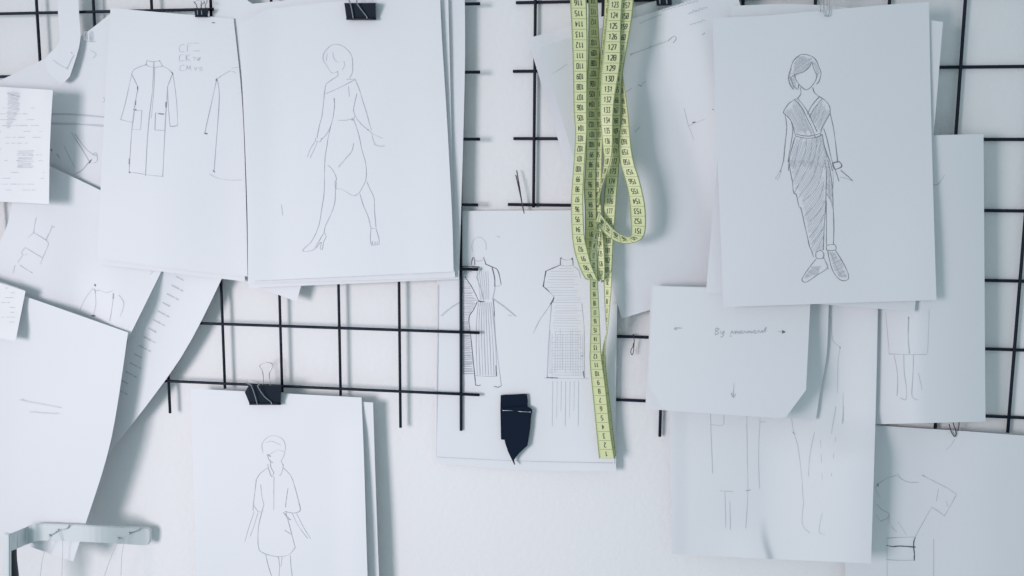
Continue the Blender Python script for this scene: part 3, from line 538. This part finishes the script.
wire_thing('paper_clip', 'dark wire paper clip on the top edge of the T-shirt drawing', 'paper clip',
           [(949, 424, .0060), (951, 431, .0068), (954.5, 436.5, .0070), (956, 433, .0068), (953.5, 424, .0066), (951.5, 417, .003), (954, 413, .001), (958, 417, .003), (959, 425, .0060), (957.5, 431, .0068)], 0.00050, 'darksteel', PC)
wire_thing('paper_clip', 'tiny wire paper clip on the diagonal creased sheet under the top left rod', 'paper clip',
           [(84.2, 40.5, .0145), (84.5, 34, .0145), (86, 31, .0145), (87.2, 34, .0145), (86.8, 39.5, .0145), (85.6, 40.2, .0145), (85.5, 35, .0145)], 0.00040, 'steel', PC)
wire_thing('paper_clip', 'short dark wire end sticking up on the rod left of the coat drawing', 'paper clip', [(79, 13.5, .010), (78.3, 10, .010), (77.4, 6.5, .010)], 0.0006, 'darksteel', PC)

# ------------------------------------------------------------------ black swatch with its dressmaking pin
sw = empty('fabric_swatch', at(514, 430, .006), 'folded black cloth swatch pinned under the twin dress drawings', 'fabric swatch')
def cloth(name, pts, d0, d1, th):
    f = [at(x, y, lerp(d0, d1, (y - 392) / 70)) for x, y in pts]; b = [at(x, y, lerp(d0, d1, (y - 392) / 70) - th) for x, y in pts]
    child(name, prism_mesh(name, f, b, 0.00035), [M['fabric']], sw, smooth=False)
def c5(*p): return [(480 + X / 6.4, 380 + Y / 6.4) for X, Y in p]
cloth('back_layer', c5((132, 96), (300, 88), (305, 130), (304, 300), (280, 340), (158, 384), (134, 380), (130, 190)), .0050, .0062, .0022)
cloth('front_layer', c5((136, 182), (210, 175), (300, 168), (318, 176), (335, 190), (326, 250), (322, 310), (304, 420), (268, 452), (236, 486), (218, 512), (226, 544), (218, 540), (206, 514), (180, 460), (160, 400), (146, 300)), .0072, .0080, .0018)
V = []; Fc = []
pinp = [(502.5, 410.6, .0083), (506, 410.5, .0090), (511.5, 410.6, .0088), (515, 411, .0052), (519.5, 411.4, .0084), (525, 411.8, .0090), (529.5, 412, .0086)]
tube_into(V, Fc, [at(*p) for p in cat(pinp, 5)], .00042, 7)
tube_into(V, Fc, [at(529.3, 412, .0087), at(530.0, 412.05, .0087), at(530.8, 412.1, .0086)], [.0006, .0010, .0006], 8)
me = bpy.data.meshes.new('dress_pin'); me.from_pydata([tuple(v) for v in V], [], Fc); me.update()
o = link('dress_pin', me, [M['steel']]); recenter(o, at(515, 411, .008)); tag(o, 'silver dressmaking pin holding the black swatch', 'pin')

# ------------------------------------------------------------------ tape measure: one long strip hanging in folds
DIG = {'0': [[(0, 0), (1, 0), (1, 2), (0, 2), (0, 0)]], '1': [[(.15, 1.6), (.6, 2), (.6, 0)]], '2': [[(0, 2), (1, 2), (1, 1), (0, 0), (1, 0)]], '3': [[(0, 2), (1, 2), (.4, 1.1), (1, .8), (1, 0), (0, 0)]],
       '4': [[(.8, 0), (.8, 2), (0, .7), (1.1, .7)]], '5': [[(1, 2), (0, 2), (0, 1.1), (1, 1), (1, 0), (0, 0)]], '6': [[(1, 2), (0, 1.5), (0, 0), (1, 0), (1, 1), (0, 1)]], '7': [[(0, 2), (1, 2), (.3, 0)]],
       '8': [[(0, 0), (1, 0), (1, 2), (0, 2), (0, 0)], [(0, 1), (1, 1)]], '9': [[(0, 0), (1, .5), (1, 2), (0, 2), (0, 1), (1, 1)]]}
TV = []; TF = []; TM = []
def K(y, xl, xr, dl, dr=None): return (xl, y, dl, xr, y, dl if dr is None else dr)
def strand(keys, num0, at_len_y, step_sign, cm=0.0098):
    """keys: both edges (pixel and depth) along the strip; num0 sits where the strip crosses image row at_len_y;
    numbers change by step_sign per centimetre going along the keys; their tops point to the lower numbers"""
    R = [(a, b, d + .012 * sstep(410, 300, b), e, f, g + .012 * sstep(410, 300, f)) for a, b, d, e, f, g in cat(keys, 8)]
    Le = [at(*r[:3]) for r in R]; Ri = [at(*r[3:]) for r in R]
    base = len(TV); n = len(R); es = 0.075
    nrm = []
    for i in range(n):
        t = (Le[min(i + 1, n - 1)] + Ri[min(i + 1, n - 1)] - Le[max(i - 1, 0)] - Ri[max(i - 1, 0)])
        a = t.cross(Ri[i] - Le[i]); a = a.normalized() if a.length > 1e-12 else Vector((0, -1, 0))
        nrm.append(a)                                  # faces the viewer where the strip runs down the page
    for i in range(n):
        for s in (0, es, 1 - es, 1):
            TV.append(lerp(Le[i], Ri[i], s))
        for s in (0, es, 1 - es, 1):
            TV.append(lerp(Le[i], Ri[i], s) - nrm[i] * .0004)
    for i in range(n - 1):
        k = base + 8 * i
        for c in range(3):
            TF.append((k + c, k + c + 8, k + c + 9, k + c + 1)); TM.append(1 if c != 1 else 0)
            TF.append((k + 4 + c, k + 5 + c, k + 13 + c, k + 12 + c)); TM.append(1 if c != 1 else 0)
        TF.append((k, k + 4, k + 12, k + 8)); TM.append(1); TF.append((k + 3, k + 11, k + 15, k + 7)); TM.append(1)
    for k, f in ((base, 0), (base + 8 * (n - 1), 1)):
        TF.append((k, k + 1, k + 5, k + 4)); TM.append(0); TF.append((k + 1, k + 2, k + 6, k + 5)); TM.append(0); TF.append((k + 2, k + 3, k + 7, k + 6)); TM.append(0)
    # arc length
    arc = [0.0]
    for i in range(1, n): arc.append(arc[-1] + ((Le[i] + Ri[i]) - (Le[i - 1] + Ri[i - 1])).length / 2)
    i0 = next(i for i in range(n) if (R[i][1] + R[i][4]) / 2 >= at_len_y)
    s0 = arc[i0]
    def surf(s, u, off=.00028):
        s = min(max(s, 0), arc[-1] - 1e-9)
        i = max(k for k in range(n) if arc[k] <= s); i = min(i, n - 2)
        t = (s - arc[i]) / max(1e-9, arc[i + 1] - arc[i])
        return lerp(lerp(Le[i], Ri[i], u), lerp(Le[i + 1], Ri[i + 1], u), t) + lerp(nrm[i], nrm[i + 1], t) * off
    def bar(p, q_, w_, mt=2):
        # p, q_ = (arc length, across 0..1); w_ in metres
        W_ = 0.0155
        dx, dy = (q_[1] - p[1]) * W_, q_[0] - p[0]; l = math.hypot(dx, dy) or 1
        ox, oy = -dy / l * w_ / 2 / W_, dx / l * w_ / 2
        k = len(TV)
        for a in (p, q_):
            TV.append(surf(a[0] + oy, a[1] + ox)); TV.append(surf(a[0] - oy, a[1] - ox))
        TF.append((k, k + 1, k + 3, k + 2)); TM.append(mt)
    m = int((0 - s0) / cm) - 1
    while s0 + m * cm < arc[-1]:
        s = s0 + m * cm; num = num0 + m * step_sign; m += 1
        if s < .002 or s > arc[-1] - .002 or num < 1: continue
        txt = str(num); up = -step_sign                # digit tops towards the lower numbers
        wch, hch, gap = 0.0018, 0.0048, .0009
        tw = len(txt) * wch + (len(txt) - 1) * gap
        for ci, ch in enumerate(txt):
            x0 = -tw / 2 + ci * (wch + gap)
            for pl in DIG[ch]:
                for a, b in zip(pl, pl[1:]):
                    f = []
                    for (gx, gy) in (a, b):
                        lx = x0 + gx * wch; ly = (gy / 2 - .5) * hch
                        f.append((s + up * ly, .5 + (lx if up < 0 else -lx) / 0.0155))
                    bar(f[0], f[1], .00075)
        e = s + cm * .5
        if e < arc[-1] - .001: bar((e, .04), (e, .96), .0004, 1)
        for mm in range(1, 5):
            bar((s - cm / 2 + mm * cm / 5, .03), (s - cm / 2 + mm * cm / 5, .14), .0003, 1)
# leftmost fold and the strip running back up behind it
strand([K(-34, 573, 588, .030, .032), K(-14, 570, 586, .035), K(10, 570.5, 587, .036), K(40, 572, 587.5, .036), K(72, 573, 587.3, .036), K(110, 573.7, 587, .036, .0365), K(130, 575, 587, .036, .037), K(150, 574.5, 585.7, .036), K(170, 573, 584.3, .036), K(190, 571.5, 583.3, .036), K(210, 571, 583.3, .036), K(235, 572, 584.5, .036), K(250, 574, 587.5, .0355), K(265, 578.5, 591.5, .034), (582.6, 274.5, .031, 596.5, 277, .031), (586, 279.5, .026, 599, 281.5, .026), (587.5, 277.5, .0215, 600, 277.5, .0215), K(262, 586, 599, .0215, .020)],
       115, 13, -1)
strand([K(262, 586, 599, .0215, .020), K(235, 585, 597, .024, .021), K(210, 584.8, 596.4, .0255, .0225), K(190, 584, 596, .026, .022), K(170, 585, 596, .026, .021), K(150, 586, 597.5, .025, .019), K(130, 586, 597.5, .024, .017), K(100, 586, 598, .023, .016), K(60, 588, 600, .023, .017), K(30, 588.5, 599, .023, .016), K(0, 588.5, 597.5, .023, .014), K(-34, 586, 596, .020, .012)][::-1],
       113, 10, -1)
# dark fold in the middle
strand([K(-34, 606, 613, .018, .024), K(0, 604.5, 612.5, .018, .026), K(20, 603.5, 611.5, .018, .026), K(40, 601.5, 609, .018, .026), K(60, 599.5, 607, .017, .025), K(100, 596.5, 604.5, .016, .024), K(140, 594, 602.5, .0155, .024), K(170, 592.5, 601.5, .0155, .024), K(200, 592, 601, .016, .025), K(222, 593.5, 602, .018, .026), K(250, 595.8, 604, .024, .027), K(268, 597, 604.8, .025, .027), K(280, 598.2, 604.5, .023, .025)],
       101, 10, 1)
# right-hand strip that twists to an edge
strand([K(-34, 612, 626, .033), K(-14, 609.5, 624, .036), K(0, 608, 622.5, .0365), K(20, 606, 621.3, .037), K(40, 604, 621, .037), K(60, 602, 620.8, .037), K(75, 600.5, 618.8, .037), K(100, 600, 614.5, .0365, .0385), K(120, 600.3, 613, .036, .039), K(140, 602, 612.6, .034, .040), K(150, 603, 612, .033, .041), K(160, 604, 610.5, .032, .042), K(175, 602, 605.8, .028, .0415), K(190, 598.8, 600.9, .026, .040), K(205, 596.6, 598.2, .025, .038)],
       128, 57, 1)
# rightmost strip passing behind and down to the bottom fold
strand([K(-34, 622, 636, .030), K(0, 619.5, 633.8, .033), K(20, 618, 631.6, .033), K(40, 615.5, 628.3, .0325), K(60, 613, 624.8, .031, .032), K(80, 611.5, 622, .029, .031), K(100, 611.5, 621, .027, .030), K(128, 611, 620.5, .024, .028), K(150, 610.2, 620, .0225, .026), K(170, 607, 619, .022, .025), K(190, 604.5, 617, .022, .024), K(210, 603.5, 615.5, .022, .024), K(230, 603, 614, .021, .023), K(250, 602.5, 612.7, .021, .022), K(268, 602, 612, .021, .022), (601.6, 278.5, .020, 611, 272, .020), (601.2, 281.6, .018, 608.4, 277.5, .018), (600.8, 282.6, .015, 606, 281.2, .015)],
       166, 100, 1)
# side loop
strand([K(72, 619, 622, .024, .030), K(90, 620, 624.8, .024, .031), K(110, 620.5, 627.6, .024, .033), K(130, 619, 629.5, .027, .034), K(150, 618.5, 631.6, .030, .034), K(165, 620.6, 634.6, .031, .035), K(175, 623.5, 638, .031, .035), K(190, 627.5, 642, .031, .034), K(205, 629.6, 645, .031, .033), K(220, 630.6, 646, .030, .031), (631, 230, .029, 645.3, 231.5, .029), (630.5, 235.5, .027, 642.5, 238, .027), (627.5, 236.8, .0245, 636, 242, .0245), (622, 234.5, .0245, 626, 244, .0245), (615, 230, .0265, 615.5, 241.5, .0265), (607, 221.5, .0280, 605, 234, .0280), (599, 211, .0295, 595.5, 222, .0295)],
       154, 200, -1)
# second tail, twisting to a point and running on behind the first
strand([K(238, 603.8, 613, .019, .020), K(270, 603.5, 612.2, .019, .020), K(290, 604, 611.2, .017, .021), K(305, 604.6, 609.8, .014, .021), K(320, 605.4, 608.6, .011, .021), K(332, 606.2, 607.4, .009, .020), K(345, 603.2, 605.6, .008, .014), K(370, 600, 606.2, .0075, .010), K(400, 602.5, 609.6, .0075, .009), K(430, 605.5, 613, .0075, .0085), K(456, 607, 616, .0075, .008)],
       18, 300, -1)
# long tail ending in the lowest numbers
strand([K(222, 597, 600.4, .038, .0275), K(240, 592.5, 598, .036, .0275), K(255, 590.3, 597, .034, .0275), K(275, 590, 597.8, .032, .0265), K(300, 590.2, 598.8, .027, .023), K(320, 590.6, 599.8, .023, .020), K(345, 590, 600.8, .019, .017), K(360, 589.6, 602, .017, .0155), K(380, 591.2, 604.8, .0150), K(400, 593.2, 607.2, .0140), K(420, 595.2, 609.2, .0130), K(440, 597.2, 611.8, .0125), K(458.5, 599, 614.8, .0120)],
       7, 398, -1)
me = bpy.data.meshes.new('measuring_tape'); me.from_pydata([tuple(v) for v in TV], [], TF); me.update()
o = link('measuring_tape', me, [M['tape'], M['tapedge'], M['tapeink']], smooth=True)
me.polygons.foreach_set('material_index', TM); recenter(o, at(600, -10, .03))
tag(o, 'yellow-green tape measure with black numbers hanging in loops', 'measuring tape')

# ------------------------------------------------------------------ metal arm at the lower left
arm = empty('wall_bracket', at(12, 552, .055), 'pale grey bent metal arm with a dark tube at the lower left corner', 'bracket')
def flat_bar(name, keys, th, root, mat, cap_round=False):
    """keys: (x, ytop, ybottom, depth)"""
    f = cat(keys, 6)
    V = []; Fc = []
    for x, a, b, d in f:
        V += [at(x, a, d), at(x, b, d), at(x, b, d) + Vector((0, th, 0)), at(x, a, d) + Vector((0, th, 0))]
    n = len(f)
    for i in range(n - 1):
        for k in range(4):
            Fc.append((4 * i + k, 4 * i + (k + 1) % 4, 4 * i + 4 + (k + 1) % 4, 4 * i + 4 + k))
    Fc += [(3, 2, 1, 0), (4 * n - 4, 4 * n - 3, 4 * n - 2, 4 * n - 1)]
    bm = bmesh.new(); vs = [bm.verts.new(v) for v in V]
    for q_ in Fc: bm.faces.new([vs[i] for i in q_])
    bmesh.ops.recalc_face_normals(bm, faces=bm.faces)
    es = [e for e in bm.edges if len(e.link_faces) == 2 and e.calc_face_angle(0) > .9]
    bmesh.ops.bevel(bm, geom=es, offset=.0008, segments=2, affect='EDGES')
    me = bpy.data.meshes.new(name); bm.to_mesh(me); bm.free()
    return child(name, me, [M[mat]], root, smooth=False)
flat_bar('arm', [(8.5, 534.5, 552, .068), (16, 531.5, 549.5, .060), (26, 527.5, 545, .039), (34, 525, 542, .0425), (42, 524.2, 541, .0395), (60, 524.6, 541, .0390), (95, 526, 542.8, .0355), (130, 527.5, 544.8, .0150), (144, 527.8, 545.5, .0070), (148.5, 528.6, 544.2, .0050), (150.3, 531, 539.5, .0045)], .0045, arm, 'bracket')
flat_bar('end_plate', [(3.0, 533.5, 590, .064), (6, 533.8, 590, .069), (9.3, 534.8, 590, .069)], .004, arm, 'bracket')
child('dark_tube', tube_mesh('dark_tube', [[at(*p) for p in cat([(13.0, 548, .054), (13.4, 560, .0545), (15.2, 576, .055), (17, 600, .056), (19, 640, .056)], 6)]], .0038, 12), [M['rubber']], arm)
for (x, y, d) in ((50.0, 535.3, .0405), (58.2, 530.4, .0405), (118.5, 538.3, .0230), (129.3, 533.2, .0160)):
    bm = bmesh.new(); bmesh.ops.create_uvsphere(bm, u_segments=14, v_segments=8, radius=.00145)
    me = bpy.data.meshes.new('rivet'); bm.to_mesh(me); bm.free(); me.transform(Matrix.Translation(at(x, y, d)))
    child('rivet', me, [M['steel']], arm)
for pts in ([(58.2, 530.4, .0405), (63, 529.6, .0405), (67.5, 528, .0403), (69.5, 524.5, .0402)], [(129.3, 533.2, .0162), (134, 532, .0135), (138.5, 530, .0112), (140.5, 527.3, .0098)], [(58, 530.6, .0405), (54, 533.5, .0405), (50.3, 535.2, .0405)]):
    child('hook_wire', tube_mesh('hook_wire', [[at(*p) for p in cat(pts, 6)]], .0006, 7), [M['steel']], arm)
TH = 'threads hanging from the metal arm'
wire_thing('thread', 'left strand of the two fine threads near the arm tip', 'thread', [(118.5, 539, .0245), (115, 548, .0250), (110, 560, .0250), (104, 578, .025), (100, 600, .025)], .00028, 'thread', TH)
wire_thing('thread', 'right strand of the two fine threads near the arm tip', 'thread', [(129.3, 533.5, .0172), (125, 538, .0205), (123.2, 547, .0220), (121.5, 560, .0220), (120.5, 600, .022)], .00028, 'thread', TH)
wire_thing('thread', 'fine thread hanging below the bent part of the arm', 'thread', [(50, 536, .0415), (47, 545, .040), (42, 562, .039), (38, 600, .039)], .00022, 'thread', TH)
wire_thing('thread', 'fine thread hanging across the tip of the blank front sheet', 'thread', [(58.2, 531, .0415), (62.5, 542, .040), (62.3, 560, .039), (61, 600, .039)], .00022, 'thread', TH)
